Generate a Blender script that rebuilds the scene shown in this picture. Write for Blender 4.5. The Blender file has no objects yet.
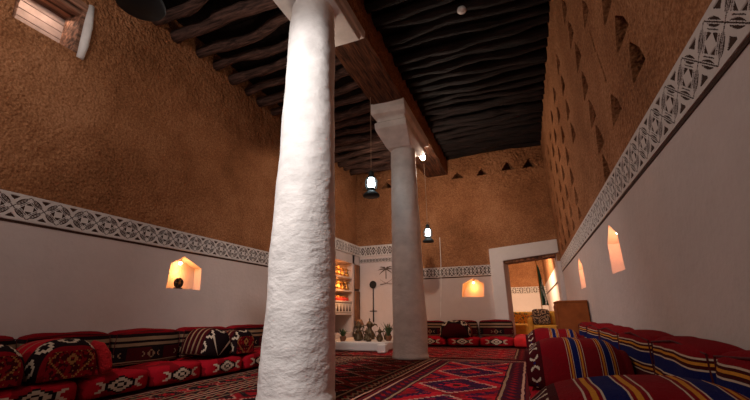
import bpy, bmesh, math, random
import numpy as np
from mathutils import Vector, Matrix, noise
random.seed(7)
PI = math.pi
C = bpy.context.scene.collection
SC = bpy.context.scene

# ------------------------------------------------------------------ camera, light, exposure
cam_d = bpy.data.cameras.new('camera'); cam = bpy.data.objects.new('camera', cam_d); C.objects.link(cam)
cam_d.sensor_width = 36.0; cam_d.lens = 377.0/750*36; cam_d.clip_start = 0.05
Xw = Vector((0.93115494, -0.11812129, -0.34496063)); Yw = Vector((0.36438602, 0.26729784, 0.89206205)); Zw = Vector((-0.01316429, -0.95634681, 0.29193745))
# columns of the camera rotation: right, up, backward in world axes
right = Vector((Xw[0], Yw[0], Zw[0])); up = -Vector((Xw[1], Yw[1], Zw[1])); back = -Vector((Xw[2], Yw[2], Zw[2]))
M = Matrix((right, up, back)).transposed().to_4x4(); M.translation = Vector((0, 0, 0.7))
cam.matrix_world = M
SC.camera = cam
SC.view_settings.view_transform = 'Standard'; SC.view_settings.look = 'None'
SC.view_settings.exposure = 0.35; SC.view_settings.gamma = 1.0; SC.view_settings.use_curve_mapping = False
W = bpy.data.worlds.new('world'); SC.world = W; W.use_nodes = True
W.node_tree.nodes['Background'].inputs[0].default_value = (0.02, 0.025, 0.04, 1); W.node_tree.nodes['Background'].inputs[1].default_value = 0.4

def light(name, kind, loc, energy, col, size=0.1, aim=None, spot=None, sy=None, blend=0.6):
    d = bpy.data.lights.new(name, kind); d.energy = energy; d.color = col
    if kind == 'AREA':
        d.size = size
        if sy: d.shape = 'RECTANGLE'; d.size_y = sy
    else: d.shadow_soft_size = size
    if kind == 'SPOT': d.spot_size = spot; d.spot_blend = blend
    o = bpy.data.objects.new(name, d); o.location = loc
    if aim is not None: o.rotation_euler = (Vector(aim)-Vector(loc)).to_track_quat('-Z', 'Y').to_euler()
    C.objects.link(o); return o
WARM = (1.0, 0.80, 0.64); NEUT = (1.0, 0.87, 0.80); ORG = (1.0, 0.42, 0.12)
light('fill_light_behind_camera', 'AREA', (-1.7, -2.4, 3.2), 27, NEUT, 3.4, (-1.4, 5, 1.3), sy=1.6)  # added unseen area fill for the room's soft ambient, not a fixture
light('capital_spot_light', 'SPOT', (-2.02, 0.1, 3.75), 470, (1.0, 0.95, 0.93), 0.05, (-1.9, 3.03, 2.0), math.radians(70), blend=0.8)
light('far_capital_lamp_light', 'POINT', (-1.67, 7.10, 3.74), 112, WARM, 0.05)
light('hidden_column_fill_light', 'POINT', (-2.40, 3.66, 3.45), 11, WARM, 0.12)  # added fill hidden behind the near column, whose capital carries no bulb
light('front_fill_light', 'POINT', (-2.85, 0.3, 3.7), 50, NEUT, 0.15)  # unseen point light added to lift the upper left wall and logs

# ------------------------------------------------------------------ shader expression helpers
class V:
    def __init__(s, m, k): s.m = m; s.k = k
    def _b(s, op, o, sw=False):
        n = s.m.n.new('ShaderNodeMath'); n.operation = op
        a, b = (o, s) if sw else (s, o)
        for i, q in enumerate((a, b)):
            if q is None: continue
            if isinstance(q, V): s.m.l.new(q.k, n.inputs[i])
            else: n.inputs[i].default_value = q
        return V(s.m, n.outputs[0])
    def __add__(s, o): return s._b('ADD', o)
    __radd__ = __add__
    def __sub__(s, o): return s._b('SUBTRACT', o)
    def __rsub__(s, o): return s._b('SUBTRACT', o, True)
    def __mul__(s, o): return s._b('MULTIPLY', o)
    __rmul__ = __mul__
    def __truediv__(s, o): return s._b('DIVIDE', o)
    def __lt__(s, o): return s._b('LESS_THAN', o)
    def __gt__(s, o): return s._b('GREATER_THAN', o)
    def __and__(s, o): return s._b('MULTIPLY', o)
    def __or__(s, o): return s._b('MAXIMUM', o)
    def mn(s, o): return s._b('MINIMUM', o)
    def mx(s, o): return s._b('MAXIMUM', o)
    def abs(s): return s._b('ABSOLUTE', None)
    def floor(s): return s._b('FLOOR', None)
    def fr(s): return s._b('FRACT', None)
    def sin(s): return s._b('SINE', None)
    def q(s, k): return ((s*k).floor()+0.5)*(1.0/k)
    def band(s, a, b): return (s > a) & (s < b)

class Mat:
    def __init__(s, name, rough=0.8, spec=0.3):
        s.mat = bpy.data.materials.new(name); s.mat.use_nodes = True
        nt = s.mat.node_tree; s.n = nt.nodes; s.l = nt.links; s.b = s.n['Principled BSDF']
        s.b.inputs['Roughness'].default_value = rough; s.b.inputs['Specular IOR Level'].default_value = spec
        s.tc = None
    def co(s):
        if s.tc is None:
            s.tc = s.n.new('ShaderNodeTexCoord'); s.sep = s.n.new('ShaderNodeSeparateXYZ'); s.l.new(s.tc.outputs['Object'], s.sep.inputs[0])
        return [V(s, s.sep.outputs[i]) for i in range(3)]
    def noise(s, scale, detail=3, rough=0.5, stretch=None, out=0):
        s.co(); t = s.n.new('ShaderNodeTexNoise'); t.inputs['Scale'].default_value = scale; t.inputs['Detail'].default_value = detail; t.inputs['Roughness'].default_value = rough
        src = s.tc.outputs['Object']
        if stretch:
            mp = s.n.new('ShaderNodeMapping'); mp.inputs['Scale'].default_value = stretch; s.l.new(src, mp.inputs[0]); src = mp.outputs[0]
        s.l.new(src, t.inputs['Vector']); return V(s, t.outputs[out])
    def mix(s, a, fac, b):
        n = s.n.new('ShaderNodeMix'); n.data_type = 'RGBA'
        for idx, q in ((6, a), (7, b)):
            if isinstance(q, tuple): n.inputs[idx].default_value = (*q, 1)
            else: s.l.new(q, n.inputs[idx])
        if isinstance(fac, V): s.l.new(fac.k, n.inputs[0])
        else: n.inputs[0].default_value = fac
        return n.outputs[2]
    def ramp(s, v, stops):
        n = s.n.new('ShaderNodeValToRGB'); e = n.color_ramp.elements
        while len(e) < len(stops): e.new(0.5)
        for el, (p, c) in zip(e, stops): el.position = p; el.color = (*c, 1)
        s.l.new(v.k, n.inputs[0]); return n.outputs[0]
    def color(s, c):
        if isinstance(c, tuple): s.b.inputs['Base Color'].default_value = (*c, 1)
        else: s.l.new(c, s.b.inputs['Base Color'])
        return s
    def bump(s, v, strength=0.5, dist=0.02):
        n = s.n.new('ShaderNodeBump'); n.inputs['Strength'].default_value = strength; n.inputs['Distance'].default_value = dist
        s.l.new(v.k, n.inputs['Height']); s.l.new(n.outputs[0], s.b.inputs['Normal']); return s
    def emit(s, c, st):
        s.b.inputs['Emission Color'].default_value = (*c, 1); s.b.inputs['Emission Strength'].default_value = st; return s

def plain(name, c, rough=0.7, metal=0.0, bump=None, spec=0.3):
    m = Mat(name, rough, spec); m.b.inputs['Metallic'].default_value = metal
    nz = m.noise(9, 4)
    m.color(m.ramp(nz, [(0.3, tuple(x*0.8 for x in c)), (0.7, tuple(min(1, x*1.15) for x in c))]))
    if bump: m.bump(m.noise(bump[0], 4), bump[1], bump[2])
    return m.mat

def mud_mat():
    m = Mat('mud_plaster', 0.95, 0.1)
    n1 = m.noise(1.3, 5, 0.6); n2 = m.noise(46, 6, 0.75); n3 = m.noise(9, 4, 0.6, stretch=(1, 1, 1))
    c = m.ramp(n1*0.35+n2*0.65, [(0.36, (0.12, 0.046, 0.018)), (0.5, (0.285, 0.118, 0.050)), (0.66, (0.48, 0.23, 0.115))])
    m.color(c); z = m.co()[2]; hi = ((z-3.0)*0.8).mx(0.26).mn(1.0)
    m.bump(m.noise(7, 2)*1.0*hi+m.noise(19, 2, 0.6)*0.9*hi+m.noise(34, 1.5)*0.22, 1.0, 0.085); return m.mat
def plaster_mat(name, c, s1, st, d):
    m = Mat(name, 0.85, 0.2)
    n1 = m.noise(1.2, 5, 0.6); n2 = m.noise(s1, 5, 0.55)
    m.color(m.ramp(n1*0.7+n2*0.3, [(0.3, tuple(x*0.86 for x in c)), (0.7, c)]))
    m.bump(n2+m.noise(s1*4, 3)*0.3, st, d); return m.mat
MUD = mud_mat()
DADO = plaster_mat('dado_plaster', (0.60, 0.50, 0.465), 5, 0.35, 0.02)
GYP = plaster_mat('gypsum_white', (0.62, 0.55, 0.51), 12, 0.3, 0.01)
def column_mat():
    m = Mat('column_plaster', 0.8, 0.2); c = (0.76, 0.72, 0.69)
    n1 = m.noise(2.2, 5, 0.6); n2 = m.noise(4.2, 5, 0.58, stretch=(1, 1, 1.7)); n3 = m.noise(20, 2, 0.6, stretch=(1, 1, 1.5))
    m.color(m.ramp(n1*0.6+n2*0.4, [(0.35, tuple(x*0.74 for x in c)), (0.58, c)]))
    z = m.co()[2]; lo = ((3.2-z)*0.5).mx(0.45).mn(1.0)
    m.bump((n2+n3*0.22)*lo, 0.75, 0.04); return m.mat
COLM = column_mat()
EMB = plain('emblem_brown', (0.13, 0.085, 0.065), 0.95)
BROWN = plain('carved_brown', (0.045, 0.020, 0.012), 0.95)
def wood_mat(name, c, axis, sc=6, rough=0.75):
    m = Mat(name, rough, 0.25); st = [14, 14, 14]; st[axis] = 0.9
    n1 = m.noise(sc, 5, 0.65, stretch=tuple(x/4 for x in st)); n2 = m.noise(3, 3)
    m.color(m.ramp(n1*0.8+n2*0.2, [(0.38, tuple(x*0.25 for x in c)), (0.5, c), (0.64, tuple(x*2.2 for x in c))]))
    m.bump(n1, 1.0, 0.05); return m.mat
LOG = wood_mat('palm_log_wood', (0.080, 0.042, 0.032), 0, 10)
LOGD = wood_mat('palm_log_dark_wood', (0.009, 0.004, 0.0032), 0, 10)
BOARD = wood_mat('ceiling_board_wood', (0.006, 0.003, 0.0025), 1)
BEAMW = wood_mat('beam_wood', (0.10, 0.038, 0.018), 1, 12)
CABW = plain('cabinet_wood', (0.24, 0.062, 0.016), 0.8, spec=0.1)
DWOOD = wood_mat('panel_wood', (0.20, 0.085, 0.04), 2)
WINW = wood_mat('window_wood', (0.24, 0.12, 0.075), 1)
SLATW = plain('pale_slat_wood', (0.42, 0.31, 0.27), 0.8)
IRON = plain('lantern_metal', (0.014, 0.022, 0.025), 0.6, 0.0)
BLACK = plain('black_iron', (0.015, 0.013, 0.012), 0.6, 0.3)
BRASS = plain('old_brass', (0.42, 0.22, 0.07), 0.35, 0.9)
DBRASS = plain('dark_brass', (0.10, 0.065, 0.035), 0.45, 0.6)
REDP = plain('red_enamel', (0.45, 0.03, 0.02), 0.4)
WHITEP = plain('white_plastic', (0.7, 0.68, 0.65), 0.5)
CORD = plain('cord', (0.30, 0.20, 0.14), 0.8)
LEAF = plain('leaf_green', (0.05, 0.08, 0.03), 0.6)
CLAY = plain('clay', (0.25, 0.11, 0.06), 0.9)
def emis(name, c, st):
    m = Mat(name, 0.5); m.color(c); m.emit(c, st); return m.mat
GLOW = emis('lantern_glow', (0.80, 0.96, 1.0), 16)
BULB = emis('bulb_glow', (1.0, 0.86, 0.70), 22)
NGLOW = emis('niche_lamp_glow', (1.0, 0.70, 0.36), 14)

RED = (0.22, 0.005, 0.010); BRED = (0.42, 0.008, 0.018); MAR = (0.055, 0.004, 0.006); BLK = (0.010, 0.007, 0.008)
TAN = (0.28, 0.17, 0.10); CRM = (0.60, 0.46, 0.34); NAVY = (0.005, 0.012, 0.09); GOLD = (0.62, 0.25, 0.03); OGOLD = (0.36, 0.16, 0.05)
def medallion(m, base, u, v, k=14.0):
    """woven star with two arrow tips; u,v in units where the motif is about 2.4 wide, 1 high"""
    u = u.q(k*0.5).abs(); v = v.q(k*0.6).abs()
    c = m.mix(base, (u*0.62+v) < 0.62, BLK)
    c = m.mix(c, (u*0.9+v).band(0.36, 0.52), CRM)
    c = m.mix(c, (u*0.9+v) < 0.14, CRM)
    c = m.mix(c, (u-v*0.9).band(0.62, 0.86) & (v < 0.34), CRM)
    return c
def weave(m, c, amt=0.35):
    n = m.noise(70, 2, 0.6); n2 = m.noise(4, 3)
    f = (n*0.7+n2*0.5)*amt
    c = m.mix(c, f, (0.02, 0.002, 0.003))
    m.color(c); m.bump(n+m.noise(180, 2)*0.5, 0.5, 0.01)
    m.b.inputs['Specular IOR Level'].default_value = 0.05
    return m.mat
def backrest_left():
    m = Mat('kilim_backrest_tan', 0.95, 0.1); x, y, z = m.co(); z = z + (m.noise(3, 2)-0.5)*0.02
    c = m.mix(MAR, (z > 0.335), RED)
    for a, b, col in ((0.300, 0.335, BLK), (0.262, 0.300, TAN), (0.236, 0.262, BLK), (0.204, 0.236, TAN), (0.186, 0.204, BLK), (0.040, 0.052, TAN), (0.020, 0.030, TAN), (0.0, 0.02, BLK)):
        c = m.mix(c, z.band(a, b), col)
    c = m.mix(c, z.band(0.052, 0.186) & ((x*2.2).fr() < 0.38), BLK)
    # small woven stars
    u = ((x+0.225)/0.45).fr()*0.45-0.225; vv = (z-0.118)/0.095
    uu = (u/0.095)
    ua = uu.q(6).abs(); va = vv.q(7).abs(); mk = z.band(0.06, 0.18)
    c = m.mix(c, (ua+va).band(0.30, 0.55) & mk, TAN)
    c = m.mix(c, (ua-va).band(0.72, 1.0) & (va < 0.35) & mk, TAN)
    return weave(m, c)
def backrest_right():
    m = Mat('kilim_backrest_blue', 0.95, 0.1); x, y, z = m.co(); z = z + (m.noise(3, 2)-0.5)*0.02
    c = m.mix(MAR, z > 0.325, RED)
    for a, b, col in ((0.318, 0.325, CRM), (0.297, 0.308, GOLD), (0.276, 0.283, CRM), (0.215, 0.276, NAVY), (0.208, 0.215, CRM), (0.185, 0.196, GOLD), (0.168, 0.174, CRM), (0.0, 0.03, BLK)):
        c = m.mix(c, z.band(a, b), col)
    uu = (((x+0.2)/0.4).fr()*0.4-0.2)/0.10; vv = (z-0.085)/0.10
    ua = uu.q(6).abs(); va = vv.q(7).abs(); mk = z.band(0.035, 0.14)
    c = m.mix(c, (ua+va).band(0.30, 0.55) & mk, CRM)
    return weave(m, c)
def mattress_mat(name, pitch):
    m = Mat(name, 0.95, 0.1); x, y, z = m.co()
    c = m.mix(RED, m.noise(3, 3).band(0.46, 0.9), BRED)
    c = m.mix(c, (z+0.002) < 0.018, BLK)
    c = medallion(m, c, x/0.20, (z-0.098)/0.125)
    c = m.mix(c, (y > 0.02) & ((y*9).fr() < 0.25), MAR)
    return weave(m, c)
def arm_left(stripe, dark=False):
    m = Mat('kilim_bolster_'+('striped' if stripe else 'dark' if dark else 'red'), 0.95, 0.1); x, y, z = m.co()
    base = MAR if stripe or dark else BRED
    c = m.mix(base, m.noise(4, 3).band(0.55, 0.9), MAR if stripe else RED)
    if stripe:
        c = m.mix(c, (x < 0.14) & ((x*13).fr() < 0.30), TAN)
        c = m.mix(c, (x < 0.14) & (x*13+0.25).fr().band(0.0, 0.12), BLK)
    else:
        for k in (-0.20, -0.15, -0.10, -0.02): c = m.mix(c, x.band(k, k+0.012), TAN)
    lo = 0.15 if stripe else 0.085
    c = m.mix(c, x.band(lo, 0.225), BLK)
    # arrow motif turned over the top of the arch, in angle space
    at = m.n.new('ShaderNodeMath'); at.operation = 'ARCTAN2'; m.l.new(y.k, at.inputs[0]); m.l.new((z+0.0).k, at.inputs[1]); ang = V(m, at.outputs[0])
    u = (((ang+0.62)/1.24).fr()*1.24-0.62)/0.42; v = (x-0.155)/0.085
    ua = u.q(6).abs(); va = v.q(6).abs(); mk = x.band(lo+0.003, 0.222)
    c = m.mix(c, (ua*0.8+va).band(0.34, 0.62) & mk, CRM)
    c = m.mix(c, ((ua-va*0.5).band(0.9, 1.2)) & mk, CRM)
    c = m.mix(c, x > 0.225, MAR if dark else RED)
    return weave(m, c)
def panel_mat():
    m = Mat('kilim_end_panel', 0.95, 0.1); x, y, z = m.co()
    c = m.mix(RED, m.noise(20, 2).band(0.5, 0.8), MAR)
    yy = (y*26); zz = (z*26)
    c = m.mix(c, ((yy.fr()-0.5).abs()+(zz.fr()-0.5).abs() < 0.20) & (m.noise(14, 1) > 0.53), OGOLD)
    d = (y.q(70).abs()+(z-0.15).q(70).abs())
    c = m.mix(c, d.band(0.025, 0.045), OGOLD)
    c = m.mix(c, d < 0.012, CRM)
    c = m.mix(c, (d.band(0.115, 0.125)) | (d.band(0.17, 0.18)), OGOLD)
    return weave(m, c, 0.25)
def arm_right(name, k, cs):
    m = Mat(name, 0.95, 0.1); x, y, z = m.co()
    c = m.mix(RED, m.noise(3, 2).band(0.5, 0.9), (0.20, 0.008, 0.012))
    for c0 in cs:
        t = (x-c0).abs()*(1.0/k)
        c = m.mix(c, t < 0.026, NAVY)
        c = m.mix(c, t.band(0.026, 0.031), CRM)
        c = m.mix(c, t.band(0.040, 0.054), GOLD)
        c = m.mix(c, t.band(0.066, 0.071), CRM)
    at = m.n.new('ShaderNodeMath'); at.operation = 'ARCTAN2'; m.l.new(y.k, at.inputs[0]); m.l.new(z.k, at.inputs[1]); ang = V(m, at.outputs[0])
    u = (((ang+0.25)/0.5).fr()*0.5-0.25)/0.15; v = (x+0.255)/0.04
    ua = u.q(6).abs(); va = v.q(6).abs(); mk = x < -0.205
    c = m.mix(c, mk, MAR)
    c = m.mix(c, (ua-va*0.8).band(0.25, 0.62) & (va < 0.62) & mk, CRM)
    c = m.mix(c, (ua+va < 0.28) & mk, NAVY)
    return weave(m, c)
BKL = backrest_left(); BKR = backrest_right(); MATT = mattress_mat('kilim_mattress', 0.9); ARML = arm_left(False); ARMS = arm_left(True); ARMD = arm_left(False, True); PANEL = panel_mat(); ARMR = arm_right('kilim_bolster_broad_blue_bands', 1.0, (-0.08, 0.145)); ARMQ = arm_right('kilim_bolster_blue_bands', 0.66, (-0.005, 0.175))

def rug_mat(name, w, l, field, dw, dl, ink, dark=BLK, seed=0.0, zig=False):
    m = Mat(name, 0.97, 0.08); x, y, z = m.co()
    wob = (m.noise(5, 2)-0.5)*0.03
    x = x+wob; y = y+wob
    nz = m.noise(1.7, 3); fl = m.noise(24, 2, 0.6, stretch=(0.35, 1.6, 1))
    c = m.mix(field, nz.band(0.5, 0.9), tuple(q*0.55 for q in field))
    # chain of stepped diamonds
    fy = (((y/dl)+0.5+seed).fr()-0.5).q(22).abs()*2; fx = (((x/dw)+0.5).fr()-0.5).q(22).abs()*2
    d = fx+fy
    c = m.mix(c, d < 0.84, ink)
    c = m.mix(c, d < 0.30, field)
    c = m.mix(c, d < 0.14, dark)
    c = m.mix(c, d.band(0.84, 0.92), (0.50, 0.26, 0.19))
    c = m.mix(c, (d > 1.35) & (d < 1.6), ink)
    c = m.mix(c, d.band(1.30, 1.35), TAN)
    # flecks
    c = m.mix(c, (fl > 0.63), dark)
    c = m.mix(c, (fl < 0.37), tuple(min(1, q*1.5) for q in field))
    c = m.mix(c, (m.noise(30, 2, 0.6, stretch=(0.4, 1.5, 1)) > 0.69), (0.30, 0.12, 0.08))
    # border
    e = (w/2-x.abs()).mn(l/2-y.abs())
    along = (x+y)
    c = m.mix(c, e < 0.25, MAR)
    c = m.mix(c, (e < 0.25) & ((along*7).fr() < 0.35), ink)
    c = m.mix(c, e.band(0.10, 0.20) & (((along*7).fr()-0.5).abs()*0.14+(e-0.15).abs() < 0.045), RED)
    c = m.mix(c, e.band(0.225, 0.25), TAN)
    c = m.mix(c, e.band(0.255, 0.268), BLK)
    c = m.mix(c, e.band(0.045, 0.070), (0.50, 0.25, 0.17))
    c = m.mix(c, e < 0.03, (0.12, 0.01, 0.012))
    if zig:
        tz = (((along*9).fr()-0.5).abs()*0.10)
        c = m.mix(c, (e-0.14+tz-0.02).abs() < 0.018, TAN)
    return weave(m, c, 0.3)

# ------------------------------------------------------------------ mesh helpers
def link(name, me, mats, parent=None, loc=None, smooth=False):
    o = bpy.data.objects.new(name, me); C.objects.link(o)
    for m in (mats if isinstance(mats, (list, tuple)) else [mats]): me.materials.append(m)
    if parent: o.parent = parent
    if loc is not None: o.location = loc
    if smooth:
        for p in me.polygons: p.use_smooth = True
    return o
def obj(name, bm, mats, parent=None, loc=None, smooth=False):
    me = bpy.data.meshes.new(name); bmesh.ops.recalc_face_normals(bm, faces=bm.faces); bm.to_mesh(me); bm.free()
    return link(name, me, mats, parent, loc, smooth)
def tag(o, label, cat, group=None, kind=None):
    if label: o['label'] = label
    if cat: o['category'] = cat
    if group: o['group'] = group
    if kind: o['kind'] = kind
    return o
def thing(name, label, cat, loc=(0, 0, 0), rz=0, group=None):
    o = bpy.data.objects.new(name, None); C.objects.link(o); o.location = loc; o.rotation_euler = (0, 0, rz); o.empty_display_size = 0.1
    return tag(o, label, cat, group)
def struct(name, bm, m, parent=None):
    o = obj(name, bm, m, parent)
    if not parent: o['kind'] = 'structure'
    return o
def dup(root, loc, rz, label=None, group=None, scale=None):
    def cp(o, par):
        c = o.copy(); C.objects.link(c)
        if par: c.parent = par
        for ch in [k for k in bpy.data.objects if k.parent == o]: cp(ch, c)
        return c
    r = cp(root, None); r.location = loc; r.rotation_euler = (0, 0, rz)
    if scale: r.scale = scale
    if label: r['label'] = label
    if group: r['group'] = group
    return r
def box(bm, x0, x1, y0, y1, z0, z1, mi=0):
    r = bmesh.ops.create_cube(bm, size=1); 
    for v in r['verts']: v.co = Vector(((x0+x1)/2+v.co.x*(x1-x0), (y0+y1)/2+v.co.y*(y1-y0), (z0+z1)/2+v.co.z*(z1-z0)))
    if mi:
        for f in {f for v in r['verts'] for f in v.link_faces}: f.material_index = mi
    return r['verts']
def bevel(o, w, seg=2):
    b = o.modifiers.new('bevel', 'BEVEL'); b.width = w; b.segments = seg; b.limit_method = 'ANGLE'; return o
def lathe(bm, prof, n=20, cx=0, cy=0, cz=0, mat=None):
    rings = []
    for r, z in prof:
        ring = [bm.verts.new((cx+max(r, 1e-4)*math.cos(2*PI*i/n), cy+max(r, 1e-4)*math.sin(2*PI*i/n), cz+z)) for i in range(n)]
        rings.append(ring)
    for a, b in zip(rings, rings[1:]):
        for i in range(n):
            f = bm.faces.new((a[i], a[(i+1) % n], b[(i+1) % n], b[i]))
    bm.faces.new(rings[0][::-1]); bm.faces.new(rings[-1]); return rings
def tube(bm, pts, r, n=8):
    pts = [Vector(p) for p in pts]; rings = []
    for i, p in enumerate(pts):
        d = (pts[min(i+1, len(pts)-1)]-pts[max(i-1, 0)]).normalized()
        a = d.orthogonal().normalized() if i == 0 else (ax - d*ax.dot(d)).normalized()
        ax = a; b = d.cross(a); rr = r[i] if isinstance(r, (list, tuple)) else r
        rings.append([bm.verts.new(p+a*rr*math.cos(2*PI*k/n)+b*rr*math.sin(2*PI*k/n)) for k in range(n)])
    for u, v in zip(rings, rings[1:]):
        for k in range(n): bm.faces.new((u[k], u[(k+1) % n], v[(k+1) % n], v[k]))
    bm.faces.new(rings[0][::-1]); bm.faces.new(rings[-1])
def prism(bm, poly, axis, a, b, mi=0):
    """poly: 2-D points in the plane of the two other axes (in order), extruded along axis from a to b"""
    def P(p, t):
        q = list(p); q.insert(axis, t); return q
    A = [bm.verts.new(P(p, a)) for p in poly]; B = [bm.verts.new(P(p, b)) for p in poly]; n = len(poly)
    fs = [bm.faces.new(A), bm.faces.new(B[::-1])]
    for i in range(n): fs.append(bm.faces.new((A[i], B[i], B[(i+1) % n], A[(i+1) % n])))
    for f in fs: f.material_index = mi
def cut(o, cutter_bm):
    bmesh.ops.recalc_face_normals(cutter_bm, faces=cutter_bm.faces)
    me = bpy.data.meshes.new('tmp'); cutter_bm.to_mesh(me); cutter_bm.free(); c = bpy.data.objects.new('tmp', me); C.objects.link(c)
    md = o.modifiers.new('cut', 'BOOLEAN'); md.operation = 'DIFFERENCE'; md.solver = 'EXACT'; md.object = c
    dg = bpy.context.evaluated_depsgraph_get(); dg.update(); new = bpy.data.meshes.new_from_object(o.evaluated_get(dg))
    o.modifiers.clear(); old = o.data; o.data = new; bpy.data.objects.remove(c); bpy.data.meshes.remove(me); bpy.data.meshes.remove(old)
def paint(o, fn):
    for p in o.data.polygons: p.material_index = fn(p.center)

# ------------------------------------------------------------------ room shell
XL, XR, YB, YF, ZC = -4.3, 0.82, 9.6, -3.2, 4.86
DZ = 1.83      # top of the white dado and its frieze
def wallbox(x0, x1, y0, y1, z0, z1, splits):
    bm = bmesh.new(); box(bm, x0, x1, y0, y1, z0, z1)
    for s in splits: bmesh.ops.bisect_plane(bm, geom=bm.verts[:]+bm.edges[:]+bm.faces[:], plane_co=(0, 0, s), plane_no=(0, 0, 1))
    return bm
bm = bmesh.new(); box(bm, -4.8, 1.4, YF, 20.2, -0.12, 0); struct('floor', bm, plain('earth_floor', (0.12, 0.02, 0.018), 0.95, bump=(30, 0.4, 0.01)))
bm = bmesh.new()
k = 0; y = YF
while y < YB+0.4:
    box(bm, XL-0.3, XR+0.4, y, y+0.145, ZC+0.006*(k % 3), ZC+0.06); y += 0.15; k += 1
box(bm, XL-0.3, XR+0.4, YF, YB+0.4, ZC+0.05, ZC+0.15)
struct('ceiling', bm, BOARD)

# left wall with window, niche and shelf alcove
wl = struct('wall_left', wallbox(XL-0.5, XL, YF, YB+0.5, 0, ZC, [DZ]), [MUD, DADO])
cb = bmesh.new()
LN = [(3.64, 1.07), (4.20, 1.07), (4.18, 1.37), (3.86, 1.50), (3.66, 1.38)]
prism(cb, LN, 0, XL-0.13, XL+0.1)
prism(cb, [(1.49, 3.50), (2.08, 3.50), (2.08, 4.14), (1.46, 4.14)], 0, XL-0.7, XL+0.1)
box(cb, XL-0.38, XL+0.1, 7.62, 9.04, 0.30, 2.0)
box(cb, XL-0.38, XL+0.1, 9.15, 9.47, 0.30, 2.0)
cut(wl, cb); paint(wl, lambda c: 1 if c.z < DZ or (c.y > 7.5 and c.z < 2.1) else 0)

# right wall, leaning in slightly towards the top like battered mud brick
bm = wallbox(XR, XR+0.5, YF, YB+0.5, 0, ZC, [DZ])
wr = struct('wall_right', bm, [MUD, DADO])
cb = bmesh.new()
prism(cb, [(3.86, 1.05), (4.40, 1.06), (4.36, 1.35), (4.16, 1.51), (3.89, 1.37)], 0, XR-0.1, XR+0.13)
prism(cb, [(6.36, 1.05), (6.88, 1.05), (6.84, 1.35), (6.64, 1.51), (6.39, 1.37)], 0, XR-0.1, XR+0.13)
def vent(y0, y1, zb, ya, zt): y0 -= 0.02; y1 += 0.02; zb -= 0.01; prism(cb, [(y0, zb), (y1, zb), (y1*0.62+ya*0.38+0.012, zb*0.55+zt*0.45), (ya+0.012, zt), (ya-0.012, zt), (y0*0.62+ya*0.38-0.022, zb*0.52+zt*0.48)], 0, XR-0.2, XR+0.44)
for y0, y1, zb, ya, zt in ((3.175, 3.40, 3.22, 3.28, 3.42), (2.62, 2.86, 2.80, 2.74, 3.02), (2.45, 2.75, 2.46, 2.615, 2.67), (2.355, 2.60, 2.13, 2.50, 2.36), (2.98, 3.25, 2.14, 3.13, 2.35), (3.70, 3.93, 1.89, 3.81, 2.11)): vent(y0, y1, zb, ya, zt)
for yc in (3.78, 4.97, 5.78, 6.55, 7.25, 8.05, 8.8):
    for i, zb in enumerate((1.96, 2.17, 2.48, 2.82, 3.18, 3.54, 3.90)):
        if yc < 4 and i in (0,): continue
        if 4 < yc < 5.2 and i < 3: continue
        sh = 0.04*i if yc < 4 else 0.02*i
        w = 0.27+random.uniform(-0.015, 0.03); a = yc+sh+random.uniform(-0.03, 0.03)
        vent(a-w/2, a+w/2, zb, a+random.uniform(-0.02, 0.03), zb+(0.17 if i == 0 else 0.25))
prism(cb, [(3.235, 2.84), (3.262, 2.84), (3.295, 3.12), (3.280, 3.12)], 0, XR-0.1, XR+0.05)
prism(cb, [(3.145, 2.50), (3.175, 2.47), (3.235, 2.80), (3.215, 2.81)], 0, XR-0.1, XR+0.05)
cut(wr, cb); paint(wr, lambda c: 1 if c.z < DZ else 0)
for v in wr.data.vertices:
    if v.co.x < XR+0.3 and v.co.z > DZ+0.01: v.co.x -= 0.055*(v.co.z-DZ)/(ZC-DZ)

# back wall with doorway, niche and row of triangular vents
wb = struct('wall_back', wallbox(XL-0.5, XR+0.5, YB, YB+0.5, 0, ZC, [DZ]), [MUD, DADO])
cb = bmesh.new()
prism(cb, [(-0.43, -0.1), (0.80, -0.1), (0.735, 2.01), (-0.43, 1.90)], 1, YB-0.1, YB+0.7)
prism(cb, [(-1.47, 1.09), (-0.955, 1.08), (-0.93, 1.39), (-1.17, 1.525), (-1.43, 1.40)], 1, YB-0.1, YB+0.12)
for xa, w, h in ((0.44, 0.33, 0.22), (-0.07, 0.34, 0.22), (-0.72, 0.28, 0.17), (-1.35, 0.34, 0.16), (-2.62, 0.33, 0.17), (-3.35, 0.33, 0.17), (-3.98, 0.3, 0.17)):
    zb = 4.19 if xa > -0.5 else 4.15
    prism(cb, [(xa-w/2, zb), (xa+w/2, zb), (xa+0.015, zb+h), (xa-0.015, zb+h)], 1, YB-0.1, YB+0.44)
cut(wb, cb); paint(wb, lambda c: 1 if c.z < DZ else 0)
bm = bmesh.new(); box(bm, XL-0.5, XR+0.5, YF-0.3, YF, 0, ZC); struct('wall_front', bm, DADO)

# doorway casing
bm = bmesh.new()
prism(bm, [(-0.735, 0), (-0.43, 0), (-0.43, 1.90), (0.735, 2.01), (0.80, 2.02), (0.80, 2.33), (-0.735, 2.21)], 1, YB-0.055, YB+0.002)
o = struct('trim_1', bm, GYP); bevel(o, 0.015)
bm = bmesh.new(); prism(bm, [(-0.425, 1.845), (0.73, 1.95), (0.73, 2.00), (-0.425, 1.89)], 1, YB+0.01, YB+0.40)
struct('trim_2', bm, DWOOD)

bm = bmesh.new()
prism(bm, [(-0.43, YB+0.03), (-0.43, YB+0.49), (-0.345, YB+0.49), (-0.345, YB+0.42)], 2, 0, 1.93)
struct('trim_16', bm, DADO)
bm = bmesh.new(); prism(bm, [(0.735, YB+0.03), (0.80, YB+0.03), (0.80, YB+0.49), (0.72, YB+0.49)], 2, 0, 1.96)
struct('trim_17', bm, DADO)
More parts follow.
